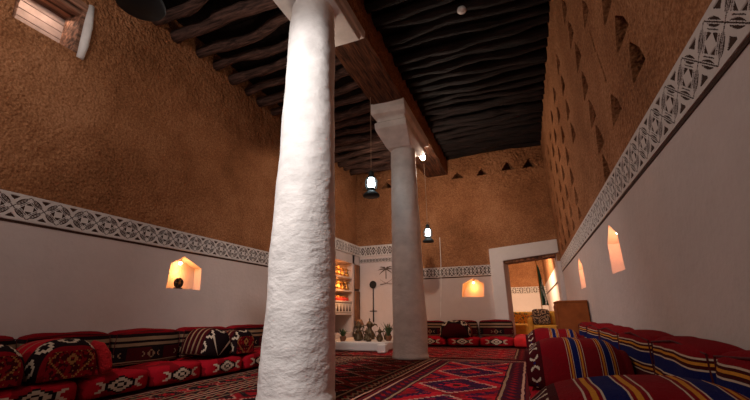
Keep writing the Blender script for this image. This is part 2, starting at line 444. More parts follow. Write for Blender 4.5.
# carved gypsum friezes
def carve(u, v):
    a = np.abs(u); b = np.abs(v); d = a+b; k = np.abs(a-b)
    m = (np.abs(d-1.0) < 0.036)
    arc = 0.145*(1-(k/0.62)**2)
    m |= (0.91-d > 0) & (0.91-d < arc)
    m |= (np.abs(d-0.66) < 0.030) & (k < 0.52)
    m |= (d < 0.52) & (np.maximum(a, b) > 0.29)
    m |= (d-1.10 > 0) & (d-1.10 < arc*1.1)
    m |= (d > 1.58) & (b < 0.93) & (a > 0.72)
    return m
def carve_plain(u, v):
    a = np.abs(u); b = np.abs(v)
    return ((np.abs(a+b-0.8) < 0.16) & (b < 0.8)) | ((a < 0.16) & (b < 0.3)) | ((a > 0.85) & (b > 0.5) & (b < 0.9))
def frieze(name, p0, du, nrm, length, z0, h, pitch, nx, nz, fn=carve, base=0.022, depth=0.013):
    nt = int(round(length/pitch)); pitch = length/nt; X = nt*nx; Z = nz
    s = np.linspace(0, length, X+1); t = np.linspace(0, 1, Z+1); S, T = np.meshgrid(s, t, indexing='ij')
    def pat(S, T):
        u = ((S/pitch) % 1)*2-1; v = (T*2-1)/0.84
        return fn(u, v) & (np.abs(v) < 1)
    off = base-depth*pat(S, T)
    off[:, 0] = 0; off[:, -1] = 0
    P = np.array(p0)[None, None, :]+S[..., None]*np.array(du)+off[..., None]*np.array(nrm)
    P[..., 2] = z0+T*h
    idx = np.arange((X+1)*(Z+1)).reshape(X+1, Z+1)
    F = np.stack([idx[:-1, :-1], idx[1:, :-1], idx[1:, 1:], idx[:-1, 1:]], -1).reshape(-1, 4)
    cs = (s[:-1]+s[1:])/2; ct = (t[:-1]+t[1:])/2; CS, CT = np.meshgrid(cs, ct, indexing='ij')
    mi = pat(CS, CT).reshape(-1).astype(int)
    me = bpy.data.meshes.new(name); me.from_pydata(P.reshape(-1, 3).tolist(), [], F.tolist()); me.polygons.foreach_set('material_index', mi); me.update()
    o = link(name, me, [GYP, BROWN]); o['kind'] = 'structure'; return o
frieze('trim_3', (XL, -0.614, 0), (0, 1, 0), (1, 0, 0), 8.0, 1.575, 0.255, 0.25, 56, 52, depth=0.006, base=0.012)
frieze('trim_4', (XR, 0.557, 0), (0, 1, 0), (-1, 0, 0), 9.0, 1.60, 0.26, 0.25, 76, 70, depth=0.003, base=0.010)
frieze('trim_5', (-2.82, YB, 0), (1, 0, 0), (0, -1, 0), 2.09, 1.58, 0.255, 0.19, 28, 30)
def ledge(name, x0, x1, y0, y1, z0, z1, mt=BROWN):
    bm = bmesh.new(); box(bm, x0, x1, y0, y1, z0, z1); return struct(name, bm, mt)
ledge('trim_6', XL, XL+0.006, -0.5, 7.5, 1.555, 1.574)
ledge('trim_7', XR-0.005, XR, 0.6, 9.6, 1.582, 1.60)
ledge('trim_8', -2.82, -0.74, YB-0.01, YB, 1.562, 1.579)

# raised white block of the hearth corner
bm = bmesh.new()
box(bm, XL, -4.15, 7.5, 7.62, 0, 2.52); box(bm, XL, -4.15, 9.04, 9.15, 0, 2.52); box(bm, XL, -4.15, 9.47, 9.55, 0, 2.52)
box(bm, XL, -4.15, 7.5, 9.55, 2.0, 2.52); box(bm, XL, -4.15, 7.5, 9.55, 0, 0.30)
box(bm, XL, -2.85, 9.5, YB, 0, 2.52)
o = struct('trim_9', bm, DADO)
frieze('trim_10', (-4.15, 7.52, 0), (0, 1, 0), (1, 0, 0), 1.98, 2.22, 0.29, 0.165, 20, 26, carve_plain)
frieze('trim_11', (-4.13, 9.5, 0), (1, 0, 0), (0, -1, 0), 1.27, 2.22, 0.29, 0.165, 20, 26, carve_plain)
frieze('trim_12', (-4.13, 9.5, 0), (1, 0, 0), (0, -1, 0), 1.27, 2.05, 0.12, 0.09, 12, 12, carve_plain)

# upper window in the left wall
win = bmesh.new()
box(win, XL-0.16, XL-0.02, 1.49, 1.52, 3.50, 4.06); box(win, XL-0.30, XL+0.005, 2.035, 2.08, 3.50, 4.06); box(win, XL-0.40, XL+0.01, 1.48, 2.08, 4.05, 4.14); box(win, XL-0.10, XL-0.03, 1.52, 2.035, 4.00, 4.05)
wf = struct('window_1', win, WINW)
bm = bmesh.new()
for i in range(6): box(bm, XL-0.40, XL-0.355, 1.49, 2.08, 3.50+i*0.095, 3.585+i*0.095)
o = obj('shutter_slats', bm, SLATW, wf)
bm = bmesh.new(); tube(bm, [(XL+0.005, 2.11, 3.46), (XL+0.012, 2.115, 3.65), (XL+0.012, 2.11, 3.9), (XL+0.0, 2.10, 4.16)], [0.035, 0.045, 0.045, 0.03], 12)
struct('trim_13', bm, COLM).data.polygons.foreach_set('use_smooth', [True]*len(bpy.data.objects['trim_13'].data.polygons))
light('window_light', 'AREA', (XL-0.2, 1.76, 3.98), 1.6, (1.0, 0.74, 0.58), 0.5, (XL-0.38, 1.76, 3.5), sy=0.12)

# ------------------------------------------------------------------ ceiling poles, beam, columns
def pole(x0, x1, y, r, z, m, seed=0, rise=0.0, wav=1.0):
    bm = bmesh.new(); n = 16; pts = []; rr = []
    for i in range(n+1):
        t = i/n; x = x0+(x1-x0)*t
        pts.append((x, y+0.16*wav*noise.noise(Vector((x*1.1, seed*7.3, 0)))+0.02*noise.noise(Vector((x*4, seed*3.1, 5))), z+rise*t+0.04*noise.noise(Vector((x*1.3, seed*5.1, 9)))))
        rr.append(r*(1+0.40*noise.noise(Vector((x*3.0, seed*2.7, 3)))))
    tube(bm, pts, rr, 10)
    return obj('ceiling_pole', bm, m, smooth=True)
LL = []; RL = []
y = 1.75; i = 0
while y < 9.5:
    o = pole(XL-0.05, -2.14, y, 0.084+random.uniform(-0.012, 0.012), 4.61, LOG, seed=i, rise=0.13)
    LL.append(o); tag(o, None, 'ceiling log', 'ceiling logs left of the main beam'); y += 0.375+random.uniform(-0.025, 0.025); i += 1
y = 1.7
while y < 9.5:
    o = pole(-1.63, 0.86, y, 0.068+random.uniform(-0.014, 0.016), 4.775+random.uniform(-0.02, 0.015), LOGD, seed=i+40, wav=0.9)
    RL.append(o); tag(o, None, 'ceiling log', 'ceiling logs right of the main beam'); y += 0.245+random.uniform(-0.02, 0.02); i += 1

ONES = ['', 'first', 'second', 'third', 'fourth', 'fifth', 'sixth', 'seventh', 'eighth', 'ninth', 'tenth', 'eleventh', 'twelfth', 'thirteenth', 'fourteenth', 'fifteenth', 'sixteenth', 'seventeenth', 'eighteenth', 'nineteenth']
def ordinal(k):
    if k < 20: return ONES[k]
    t, u = divmod(k, 10); return (['twentieth', 'thirtieth', 'fortieth'][t-2] if u == 0 else ['twenty', 'thirty', 'forty'][t-2]+'-'+ONES[u])
for k, o in enumerate(LL[::-1]): o['label'] = 'rough crooked ceiling log left of the main beam, %s counted from the back wall' % ordinal(k+1)
for k, o in enumerate(RL[::-1]): o['label'] = 'thin dark ceiling log right of the main beam, %s counted from the back wall' % ordinal(k+1)
bm = bmesh.new(); n = 70
rows = []
for i in range(n+1):
    yy = YF+(YB-YF)*i/n; w = lambda s: 0.035*noise.noise(Vector((yy*2.1, s, 0)))+0.015*noise.noise(Vector((yy*7, s, 4)))
    rows.append([bm.verts.new(p) for p in ((-2.165+w(1), yy, 4.3), (-1.90, yy, 4.3-0.01), (-1.605+w(2), yy, 4.3), (-1.605+w(3)+0.02, yy, 4.55), (-1.61+w(4), yy, 4.85), (-2.16, yy, 4.85), (-2.17+w(5), yy, 4.55))])
for a, b in zip(rows, rows[1:]):
    for k in range(7): bm.faces.new((a[k], a[(k+1) % 7], b[(k+1) % 7], b[k])).material_index = 1 if k in (2, 3) else 0
bm.faces.new(rows[0]); bm.faces.new(rows[-1][::-1])
o = obj('ceiling_beam', bm, [BEAMW, MUD]); tag(o, 'massive reddish brown wooden beam running along the room on the white columns', 'beam')

def column(label, x, y, seed, ztop, cap, r0, r1):
    t = thing('column', label, 'column', (x, y, 0.017))
    bm = bmesh.new(); N, K = 72, 170; rings = []
    for j in range(K+1):
        z = ztop*j/K; r = r0-(r0-r1)*(j/K)**1.0 + (0.01 if j < 3 else 0)
        ring = []
        for i in range(N):
            a = 2*PI*i/N; p = Vector((math.cos(a)*1.6, math.sin(a)*1.6, z*2.0+seed))
            q = Vector((math.cos(a)*3.2, math.sin(a)*3.2, z*11+seed))
            rr = r+0.014*noise.noise(p)+0.004*noise.noise(q)+0.0010*noise.noise(Vector((math.cos(a)*9, math.sin(a)*9, z*26+seed)))
            ring.append(bm.verts.new((rr*math.cos(a), rr*math.sin(a), z)))
        rings.append(ring)
    for a, b in zip(rings, rings[1:]):
        for i in range(N): bm.faces.new((a[i], a[(i+1) % N], b[(i+1) % N], b[i]))
    bm.faces.new(rings[0][::-1]); bm.faces.new(rings[-1])
    obj('shaft', bm, COLM, t, smooth=True)
    bm = bmesh.new()
    # levels: z, half x, half y
    lv = []
    for z, hx, hy in cap: lv.append([bm.verts.new((sx*hx, sy*hy, z)) for sx, sy in ((-1, -1), (1, -1), (1, 1), (-1, 1))])
    for a, b in zip(lv, lv[1:]):
        for k in range(4): bm.faces.new((a[k], a[(k+1) % 4], b[(k+1) % 4], b[k]))
    bm.faces.new(lv[0][::-1]); bm.faces.new(lv[-1])
    o = obj('capital', bm, COLM, t); bevel(o, 0.012, 2)
    return t
column('near white plaster column, wide rough shaft with blocky capital under the beam', -1.9, 3.03, 0.0, 4.04, [(4.00, 0.315, 0.60), (4.10, 0.315, 0.66), (4.12, 0.285, 0.66), (4.15, 0.285, 0.70), (4.17, 0.31, 0.78), (4.30, 0.31, 0.82)], 0.322, 0.242)
column('far white plaster column with stepped capital, nearer the doorway', -1.9, 6.45, 31.0, 3.72, [(3.68, 0.225, 0.30), (3.84, 0.285, 0.66), (3.88, 0.295, 0.74), (3.98, 0.295, 0.76), (4.03, 0.262, 0.70), (4.07, 0.265, 0.73), (4.11, 0.315, 0.86), (4.17, 0.32, 0.90), (4.30, 0.315, 0.90)], 0.292, 0.235)

# spotlights on the capitals
def capital_lamp(label, x, y, z):
    t = thing('capital_lamp', label, 'lamp', (x, y, z), 0)
    bm = bmesh.new(); tube(bm, [(0, -0.02, 0.0), (0.0, 0.02, 0.16)], 0.012, 8); obj('stem', bm, WHITEP, t)
    bm = bmesh.new(); lathe(bm, [(0.02, 0.02), (0.035, 0.0), (0.035, -0.03)], 14); obj('socket', bm, WHITEP, t, smooth=True)
    bm = bmesh.new(); bmesh.ops.create_uvsphere(bm, u_segments=16, v_segments=10, radius=0.055); bmesh.ops.translate(bm, verts=bm.verts, vec=(0, 0, -0.07)); obj('bulb', bm, BULB, t, smooth=True)
    return t
capital_lamp('small bare glowing bulb under the rear corner of the far column capital', -1.67, 7.10, 3.88)

# ------------------------------------------------------------------ hurricane lanterns on cords from the beam
def lantern(label, x, y, z, rz, sc=1.0, top=4.3):
    t = thing('hurricane_lantern', label, 'lantern', (x, y, z), rz); t.scale = (sc, sc, sc)
    bm = bmesh.new(); lathe(bm, [(0.128, 0.0), (0.135, 0.012), (0.128, 0.03), (0.085, 0.075), (0.060, 0.095), (0.06, 0.11)], 28); obj('base', bm, IRON, t, smooth=True)
    bm = bmesh.new(); lathe(bm, [(0.05, 0.11), (0.056, 0.125), (0.050, 0.14)], 20); obj('burner', bm, IRON, t, smooth=True)
    bm = bmesh.new(); lathe(bm, [(0.043, 0.14), (0.056, 0.18), (0.059, 0.22), (0.05, 0.28), (0.040, 0.31)], 20); obj('glass_globe', bm, GLOW, t, smooth=True)
    bm = bmesh.new(); lathe(bm, [(0.062, 0.31), (0.066, 0.325), (0.045, 0.35), (0.045, 0.385), (0.052, 0.39), (0.030, 0.425), (0.012, 0.44)], 20); obj('cap', bm, IRON, t, smooth=True)
    for s in (-1, 1):
        bm = bmesh.new(); tube(bm, [(s*0.05, 0, 0.10), (s*0.088, 0, 0.15), (s*0.092, 0, 0.26), (s*0.055, 0, 0.335)], 0.008, 8); obj('frame_tube', bm, IRON, t, smooth=True)
    bm = bmesh.new(); tube(bm, [(0.06*math.cos(a), 0, 0.40+0.07*math.sin(a)) for a in [PI*i/10 for i in range(11)]], 0.004, 6); obj('handle', bm, IRON, t)
    bm = bmesh.new(); tube(bm, [(0, 0, 0.465), (0.004, 0.003, ((top-z)/sc+0.465)/2), (0, 0, (top-0.005-z)/sc)], 0.006, 6); obj('cord', bm, CORD, t)
    return t
lantern('nearest hanging lantern, only its dark round base showing at the top edge', -2.46, 1.50, 2.96, 0.3, 1.28, 4.7)
lantern('glowing hurricane lantern hanging on a cord left of the far column', -2.11, 5.3, 2.50, 0.4)
lantern('glowing hurricane lantern hanging right of the far column before the back wall', -2.00, 8.6, 2.32, 0.2)
# ------------------------------------------------------------------ niche lamps and ornament
def niche_lamp(label, x, y, z, lx, ly, e=4.2, col=(1.0, 0.36, 0.09)):
    t = thing('niche_lamp', label, 'lamp', (x, y, z))
    bm = bmesh.new(); lathe(bm, [(0.022, 0.035), (0.025, 0.0)], 14); obj('socket', bm, WHITEP, t, smooth=True)
    bm = bmesh.new(); bmesh.ops.create_uvsphere(bm, u_segments=14, v_segments=8, radius=0.024); bmesh.ops.translate(bm, verts=bm.verts, vec=(0, 0, -0.015)); obj('bulb', bm, NGLOW, t, smooth=True)
    light('niche_light', 'POINT', (x+lx, y+ly, z-0.14), e, col, 0.04)
niche_lamp('small warm lamp at the top of the left wall niche', XL-0.07, 3.87, 1.43, 0.05, 0)
niche_lamp('small warm lamp at the top of the back wall niche', -1.18, YB+0.06, 1.445, 0, -0.05, 4.5, (1.0, 0.31, 0.05))
niche_lamp('small warm lamp in the nearer niche of the right wall', XR+0.07, 4.15, 1.44, -0.05, 0, 2.3, (1.0, 0.34, 0.14))
niche_lamp('small warm lamp in the farther niche of the right wall', XR+0.07, 6.63, 1.44, -0.05, 0, 2.6, (1.0, 0.34, 0.12))
t = thing('carved_disc', 'round dark carved disc ornament standing in the lit left wall niche', 'ornament', (XL-0.03, 3.85, 1.072), PI/2)
bm = bmesh.new(); tube(bm, [(0, -0.012, 0.075), (0, 0.012, 0.075)], 0.068, 28); obj('disc', bm, BLACK, t)
bm = bmesh.new(); tube(bm, [(0, -0.020, 0.075), (0, -0.012, 0.075)], 0.018, 12); obj('hub', bm, BRASS, t)
for k in range(6):
    a = k*PI/3; bm = bmesh.new(); tube(bm, [(0.02*math.cos(a), -0.015, 0.075+0.02*math.sin(a)), (0.058*math.cos(a), -0.015, 0.075+0.058*math.sin(a))], 0.004, 6); obj('spoke', bm, DBRASS, t)
bm = bmesh.new(); box(bm, -0.05, 0.05, -0.025, 0.025, 0, 0.012); obj('foot', bm, BLACK, t)

# smoke detector and wall cable
t = thing('smoke_detector', 'small round white smoke detector on the dark log ceiling', 'smoke detector', (-0.37, 4.36, 4.69))
bm = bmesh.new(); lathe(bm, [(0.045, -0.03), (0.062, -0.012), (0.065, 0.02)], 24); obj('housing', bm, WHITEP, t, smooth=True)
bm = bmesh.new(); lathe(bm, [(0.018, -0.038), (0.022, -0.03)], 14); obj('sensor_cap', bm, WHITEP, t)
bm = bmesh.new(); tube(bm, [(-1.925, YB-0.012, 2.6), (-1.93, YB-0.03, 2.0), (-1.96, YB-0.03, 1.4), (-2.03, YB-0.012, 0.62)], 0.009, 6)
tag(obj('wall_cable', bm, WHITEP), 'thin pale cable running down the back wall behind the cushions', 'cable')

# ------------------------------------------------------------------ textiles
def sq(a, p): return math.copysign(abs(a)**p, a)
def pillow_block(w, d, h, r=0.25, seed=0, lean=0.0, sagw=0.012, nu=22, nv=12, nw=10):
    """soft box: x in +-w/2, y in +-d/2, z 0..h, rounded, lightly lumpy"""
    bm = bmesh.new(); bmesh.ops.create_cube(bm, size=2)
    bmesh.ops.subdivide_edges(bm, edges=bm.edges, cuts=11, use_grid_fill=True)
    for v in bm.verts:
        x, y, z = v.co
        # round by pulling toward a superellipsoid
        L = (abs(x)**6+abs(y)**6+abs(z)**6)**(1/6.0)
        f = 1.0/L; k = 0.75
        x, y, z = x*(1-k+k*f), y*(1-k+k*f), z*(1-k+k*f)
        px, py, pz = x*w/2, y*d/2, (z+1)*h/2
        nn = noise.noise(Vector((px*4+seed*3.7, py*4, pz*4+seed)))
        puff = (1-abs(x)**4)
        py += sagw*1.6*nn*1.5 + (0.018*puff*(-1 if y < 0 else 1)*(1-abs(z)**3)); pz += sagw*nn*min(1, pz/0.05)*1.4
        if z > 0.5: pz += 0.018*puff-0.010
        py += lean*pz
        v.co = (px, py, max(pz, 0))
    return bm
def backrest(label, mat, loc, rz, w, group, seed, h=0.37, z=0.20):
    t = thing('backrest_cushion', label, 'cushion', (loc[0], loc[1], z), rz, group)
    obj('cover', pillow_block(w, 0.17, h, seed=seed, lean=0.08), mat, t, smooth=True)
    # piping along the upper front edge
    bm = bmesh.new(); hw = w/2-0.02
    tube(bm, [(-hw, -0.055, 0.02), (-hw-0.004, -0.062, h*0.6), (-hw+0.01, -0.058, h-0.03), (0, -0.060, h-0.004), (hw-0.01, -0.058, h-0.03), (hw+0.004, -0.062, h*0.6), (hw, -0.055, 0.02)], 0.004, 6); obj('piping', bm, plainred, t)
    return t
tasselred = plain('tassel_wool', (0.40, 0.008, 0.012), 0.95, bump=(60, 0.8, 0.02))
plainred = plain('red_piping', (0.07, 0.005, 0.008), 0.95)
def mattress(label, loc, rz, w, d, group, seed, h=0.19):
    bm = pillow_block(w, d, h, seed=seed, sagw=0.012)
    o = obj('floor_mattress', bm, MATT, smooth=True); o.location = (loc[0], loc[1], 0.022); o.rotation_euler = (0, 0, rz)
    # re-express so that the front face medallion sits mid length
    return tag(o, label, 'mattress', group)
def arch(L, w, h, seed, pl=False, n=20, m=14):
    bm = bmesh.new(); rings = []
    for j in range(m+1):
        t = j/m; x = -L/2+L*t
        e = min(t, 1-t)*m; s = {0: 0.80, 1: 0.91, 2: 0.965}.get(int(round(e)), 1.0) if not pl else max(0.40, (1-abs(2*t-1)**4.2))**0.34
        ring = []
        for i in range(n+1):
            a = PI*i/n
            yy = sq(math.cos(a), 0.62)*w/2*s; zz = sq(math.sin(a), 0.72)*h*s
            nn = noise.noise(Vector((x*5+seed, yy*5, zz*5)))
            ring.append(bm.verts.new((x, yy*(1+0.05*nn), zz*(1+0.06*nn))))
        rings.append(ring)
    for a, b in zip(rings, rings[1:]):
        for i in range(n): bm.faces.new((a[i], a[i+1], b[i+1], b[i]))
        bm.faces.new((a[0], b[0], b[n], a[n]))
    bm.faces.new(rings[0]); bm.faces.new(rings[-1][::-1])
    return bm
def arm(label, mat, loc, rz, L, w, h, group, seed, panel=True, z=0.235, tilt=0, soft=False, tassel=False):
    t = thing('armrest_bolster', label, 'bolster', (loc[0], loc[1], z), rz, group)
    if tilt: t.rotation_euler = (tilt, 0, rz)
    obj('cover', arch(L, w, h, seed, pl=soft, m=24 if soft else 14), mat, t, smooth=True)
    if panel:
        bm = bmesh.new(); n = 20
        poly = [(sq(math.cos(PI*i/n), 0.25)*w/2*0.70, sq(math.sin(PI*i/n), 0.30)*h*0.70+0.004) for i in range(n+1)]
        prism(bm, poly, 0, L/2-0.002, L/2+0.008); obj('end_panel', bm, PANEL, t)
        if tassel:
            bm = bmesh.new(); tube(bm, [(L/2-0.07, w/2-0.08, h*0.86), (L/2-0.05, w/2-0.02, h*0.74), (L/2-0.045, w/2+0.03, h*0.48), (L/2-0.035, w/2+0.055, h*0.2), (L/2-0.03, w/2+0.06, 0.005)], [0.03, 0.05, 0.06, 0.055, 0.05], 12); obj('tassel', bm, tasselred, t, smooth=True)
    return t

# left wall seating (fronts face +X): local -y is the front, so turn by +90 degrees
RZL = PI/2; RZR = -PI/2
ed = [0.35, 1.24, 2.13, 2.94, 3.82, 4.72, 5.62, 6.52, 7.30]
names = ['first', 'second', 'third', 'fourth', 'fifth', 'sixth', 'seventh', 'eighth']
Lb = {1: 'tan striped backrest cushion on left wall cut off by the left photo edge', 2: 'tan striped backrest cushion on left wall behind the big red bolster with gold panel',
      3: 'tan striped backrest on left wall with unobstructed front, below left of lit niche', 4: 'tan striped backrest cushion on left wall directly behind the striped bolster',
      5: 'tan striped backrest cushion on left wall behind the small panelled bolster, beside the near column', 6: 'tan striped backrest cushion on left wall hidden mostly behind the near column', 7: 'tan striped backrest cushion at the far end of the left wall behind the near column'}
for i in range(1, 8):
    y0, y1 = ed[i], ed[i+1]
    backrest(Lb[i], BKL, (XL+0.115, (y0+y1)/2), RZL, y1-y0-0.02, 'tan striped backrests along the left wall', i)
Lm = ['red kilim mattress at the near end of the left seats, left of all the others', 'red kilim mattress under the gold panelled bolster at the left photo edge', 'red kilim mattress with star motif just right of the gold panelled bolster', 'red kilim mattress on left side below the open tan striped backrest',
      'red kilim mattress on left side in front of the pale striped bolster', 'red kilim mattress on left side in front of the small far bolster', 'red kilim mattress on left side hidden behind the near column', 'red kilim mattress at the far left end near the hearth']
for i in range(8):
    yc = 1.34+i*0.68
    mattress(Lm[i], (-3.90, yc), RZL, 0.675, 0.62, 'red mattresses along the left wall', i+3.3)
arm('red bolster at the left photo edge, left of the gold panelled one', ARML, (-3.82, 1.70), 0, 0.48, 0.50, 0.30, 'bolsters on the left seats', 1.3)
arm('big red bolster with a gold dotted square end panel on left seat', ARML, (-3.82, 2.23), 0, 0.48, 0.52, 0.30, 'bolsters on the left seats', 5.1, tassel=True)
arm('dark bolster with pale stripes lying between backrests on left seat', ARMS, (-3.84, 3.94), 0, 0.44, 0.46, 0.33, 'bolsters on the left seats', 8.1, panel=False, tilt=-0.22)
arm('small dark red panelled bolster on left seat beside the near column', ARMS, (-3.83, 4.42), 0, 0.44, 0.46, 0.30, 'bolsters on the left seats', 2.2)

# back wall seating, fronts face -Y
for i, (x0, x1) in enumerate(((-1.12, -0.36), (-1.88, -1.14), (-2.62, -1.90))):
    lab = ['tan striped backrest on the back wall nearest the doorway', 'tan striped backrest on the back wall behind the rounded bolster', 'tan striped backrest on the back wall beside the far column'][i]
    backrest(lab, BKL, ((x0+x1)/2, YB-0.13), 0, x1-x0-0.012, 'backrests along the back wall', 20+i, h=0.36, z=0.19)
for i, xc in enumerate((-0.72, -1.44, -2.16)):
    lab = ['red mattress on the back wall end nearest the doorway', 'red mattress below the rounded bolster at the back wall', 'red mattress at the back wall next to the far column'][i]
    mattress(lab, (xc, YB-0.40), 0, 0.715, 0.56, 'red mattresses along the back wall', 30+i, h=0.18)
o = arm('rounded red bolster on the back wall seat with arched front', ARMD, (-1.60, YB-0.46), -PI/2, 0.46, 0.70, 0.36, None, 4.4, z=0.20, panel=False)

# right wall seating, fronts face -X
edr = [0.15, 1.03, 1.87, 2.66, 3.51, 4.42, 5.28, 6.10]
Rb = ['blue banded backrest on right wall outside the near right corner', 'blue banded backrest on right wall cut by the right photo edge', 'blue banded backrest on right wall behind the nearest blue striped bolster', 'blue banded backrest on right wall, right behind the middle bolster', 'blue banded backrest on right wall above the middle bolster', 'blue banded backrest on right wall between middle and far bolsters', 'blue banded backrest on right wall beside the wooden cabinet']
for i in range(1, 7):
    backrest(Rb[i], BKR, (XR-0.15, (edr[i]+edr[i+1])/2), RZR, edr[i+1]-edr[i]-0.012, 'backrests along the right wall', 50+i)
for i in range(6):
    lab = ['nearest red mattress of the right seats under the big foreground bolster', 'red mattress of the right seats between foreground and middle bolsters', 'red mattress of the right seats before the middle bolster', 'red mattress of the right seats under the middle bolster', 'red mattress of the right seats between middle and far bolsters', 'red mattress of the right seats under the far bolster'][i]
    mattress(lab, (0.285, 1.05+i*0.93), RZR, 0.925, 0.66, 'red mattresses along the right wall', 60+i)
arm('foreground red bolster with broad blue and gold bands, nearest on right seat', ARMR, (0.25, 1.30), 0, 0.62, 0.60, 0.285, 'bolsters on the right seats', 3.1, panel=False, soft=True)
arm('middle red bolster with blue and gold bands on the right seat', ARMQ, (0.25, 3.14), 0, 0.62, 0.60, 0.29, 'bolsters on the right seats', 6.1, panel=False, soft=True)
arm('far red bolster with blue and gold bands nearest the wooden cabinet', ARMQ, (0.24, 5.15), 0, 0.62, 0.60, 0.29, 'bolsters on the right seats', 9.1, panel=False, soft=True)

# rugs
def rug(label, x0, x1, y0, y1, z, mt, rz=0.0, fringe=True):
    w, l = x1-x0, y1-y0
    t = thing('kilim_rug', label, 'rug', ((x0+x1)/2, (y0+y1)/2, z), rz)
    bm = bmesh.new(); nx, ny = 20, 40; g = []
    for i in range(nx+1):
        g.append([bm.verts.new((-w/2+w*i/nx, -l/2+l*j/ny, 0.010+0.004*noise.noise(Vector((i*0.4, j*0.35, x0*3)))) ) for j in range(ny+1)])
    for i in range(nx):
        for j in range(ny): bm.faces.new((g[i][j], g[i+1][j], g[i+1][j+1], g[i][j+1]))
    r = bmesh.ops.extrude_face_region(bm, geom=bm.faces[:])
    for v in r['geom']:
        if isinstance(v, bmesh.types.BMVert): v.co.z = 0.0
    obj('pile', bm, mt, t, smooth=False)
    if fringe:
        for s in (-1, 1):
            bm = bmesh.new(); n = int(w/0.02)
            for k in range(n):
                x = -w/2+(k+0.5)*w/n; dx = random.uniform(-0.01, 0.01)
                box(bm, x-0.003+dx, x+0.003+dx, s*(l/2) if s > 0 else -l/2-0.06, l/2+0.06 if s > 0 else -l/2, 0.001, 0.006)
            f = obj('fringe', bm, plain('fringe_wool', (0.36, 0.22, 0.15), 0.95) if 'fringe_wool' not in bpy.data.materials else bpy.data.materials['fringe_wool'], t); f['kind'] = 'stuff'
    return t
rug('red rug with dark blue diamonds in front of the right seats', -1.46, -0.08, 2.0, 6.42, 0.001, rug_mat('rug_right', 1.38, 4.42, BRED, 0.86, 0.95, (0.030, 0.004, 0.028)))
rug('dark red rug between the two columns with striped borders', -2.9, -1.48, 1.8, 6.50, 0.0, rug_mat('rug_middle', 1.5, 4.8, (0.22, 0.006, 0.010), 0.6, 0.5, BLK, seed=0.3, zig=True))
rug('red patterned rug below the left seats with zigzag tan border', -3.56, -2.93, 1.2, 6.45, 0.001, rug_mat('rug_left', 0.70, 5.25, (0.40, 0.009, 0.016), 0.5, 0.42, BLK, seed=0.1, zig=True))
rug('bright red rug before the back wall seats and hearth', -3.55, -0.05, 6.62, 8.70, 0.001, rug_mat('rug_back', 3.5, 2.28, BRED, 0.5, 0.40, MAR, seed=0.2), fringe=False)

# ------------------------------------------------------------------ cabinet by the doorway
t = thing('wooden_cabinet', 'plain reddish brown wooden cabinet against right wall beside doorway', 'cabinet', (0.602, 6.76, 0))
bm = bmesh.new(); box(bm, -0.20, 0.20, -0.40, 0.40, 0.04, 0.84); bevel(obj('body', bm, CABW, t), 0.008)
bm = bmesh.new(); box(bm, -0.205, 0.205, -0.405, 0.405, 0.84, 0.868); bevel(obj('top', bm, CABW, t), 0.006)
bm = bmesh.new(); box(bm, -0.19, 0.19, -0.38, 0.38, 0, 0.04); obj('plinth', bm, DWOOD, t)
for s in (-1, 1):
    bm = bmesh.new(); box(bm, -0.212, -0.20, s*0.2-0.19, s*0.2+0.19, 0.07, 0.81); d = obj('door', bm, CABW, t); bevel(d, 0.004)
    bm = bmesh.new(); bmesh.ops.create_uvsphere(bm, u_segments=10, v_segments=6, radius=0.012); bmesh.ops.translate(bm, verts=bm.verts, vec=(-0.222, s*0.04, 0.5)); obj('knob', bm, BRASS, d)

# ------------------------------------------------------------------ shelf alcove
t = thing('wall_shelves', 'white built in shelves with lit bays in the hearth corner', 'shelf', (XL-0.02, 8.33, 0.30))
for k, zz in enumerate((0.42, 0.71, 0.97, 1.30)):
    bm = bmesh.new(); box(bm, -0.34, 0.16, -0.70, 0.70, zz, zz+0.035); obj('shelf_board', bm, DADO, t)
bm = bmesh.new(); box(bm, 0.12, 0.15, -0.70, 0.70, 0.47, 0.69); b = obj('carved_front', bm, GYP, t)
for k in range(8):
    bm = bmesh.new(); prism(bm, [(-0.64+k*0.17, 0.50), (-0.54+k*0.17, 0.50), (-0.59+k*0.17, 0.66)], 0, 0.15, 0.154); obj('carved_triangle', bm, BROWN, b)
for zz, e in ((1.60, 2.6), (1.24, 2.4), (0.95, 0.8)):
    light('shelf_light', 'AREA', (XL-0.12, 8.33, 0.30+zz-0.03 if zz != 1.60 else 1.97), e*4.5, ORG, 0.10, (XL-0.2, 8.33, 0.2), sy=1.1)
for z0, z1 in ((1.36, 1.98), (0.56, 1.30)):
    t = thing('alcove_door', 'narrow brown wooden %s panel door right of the lit shelves' % ('upper' if z0 > 1 else 'lower'), 'cupboard door', (-4.142, 9.31, z0))
    bm = bmesh.new(); box(bm, 0, 0.012, -0.15, 0.15, 0, z1-z0); obj('panel', bm, DWOOD, t)
    bm = bmesh.new(); box(bm, 0.012, 0.02, -0.15, -0.12, 0, z1-z0); box(bm, 0.012, 0.02, 0.12, 0.15, 0, z1-z0); box(bm, 0.012, 0.02, -0.12, 0.12, 0, 0.03); box(bm, 0.012, 0.02, -0.12, 0.12, z1-z0-0.03, z1-z0); obj('frame', bm, DWOOD, t)

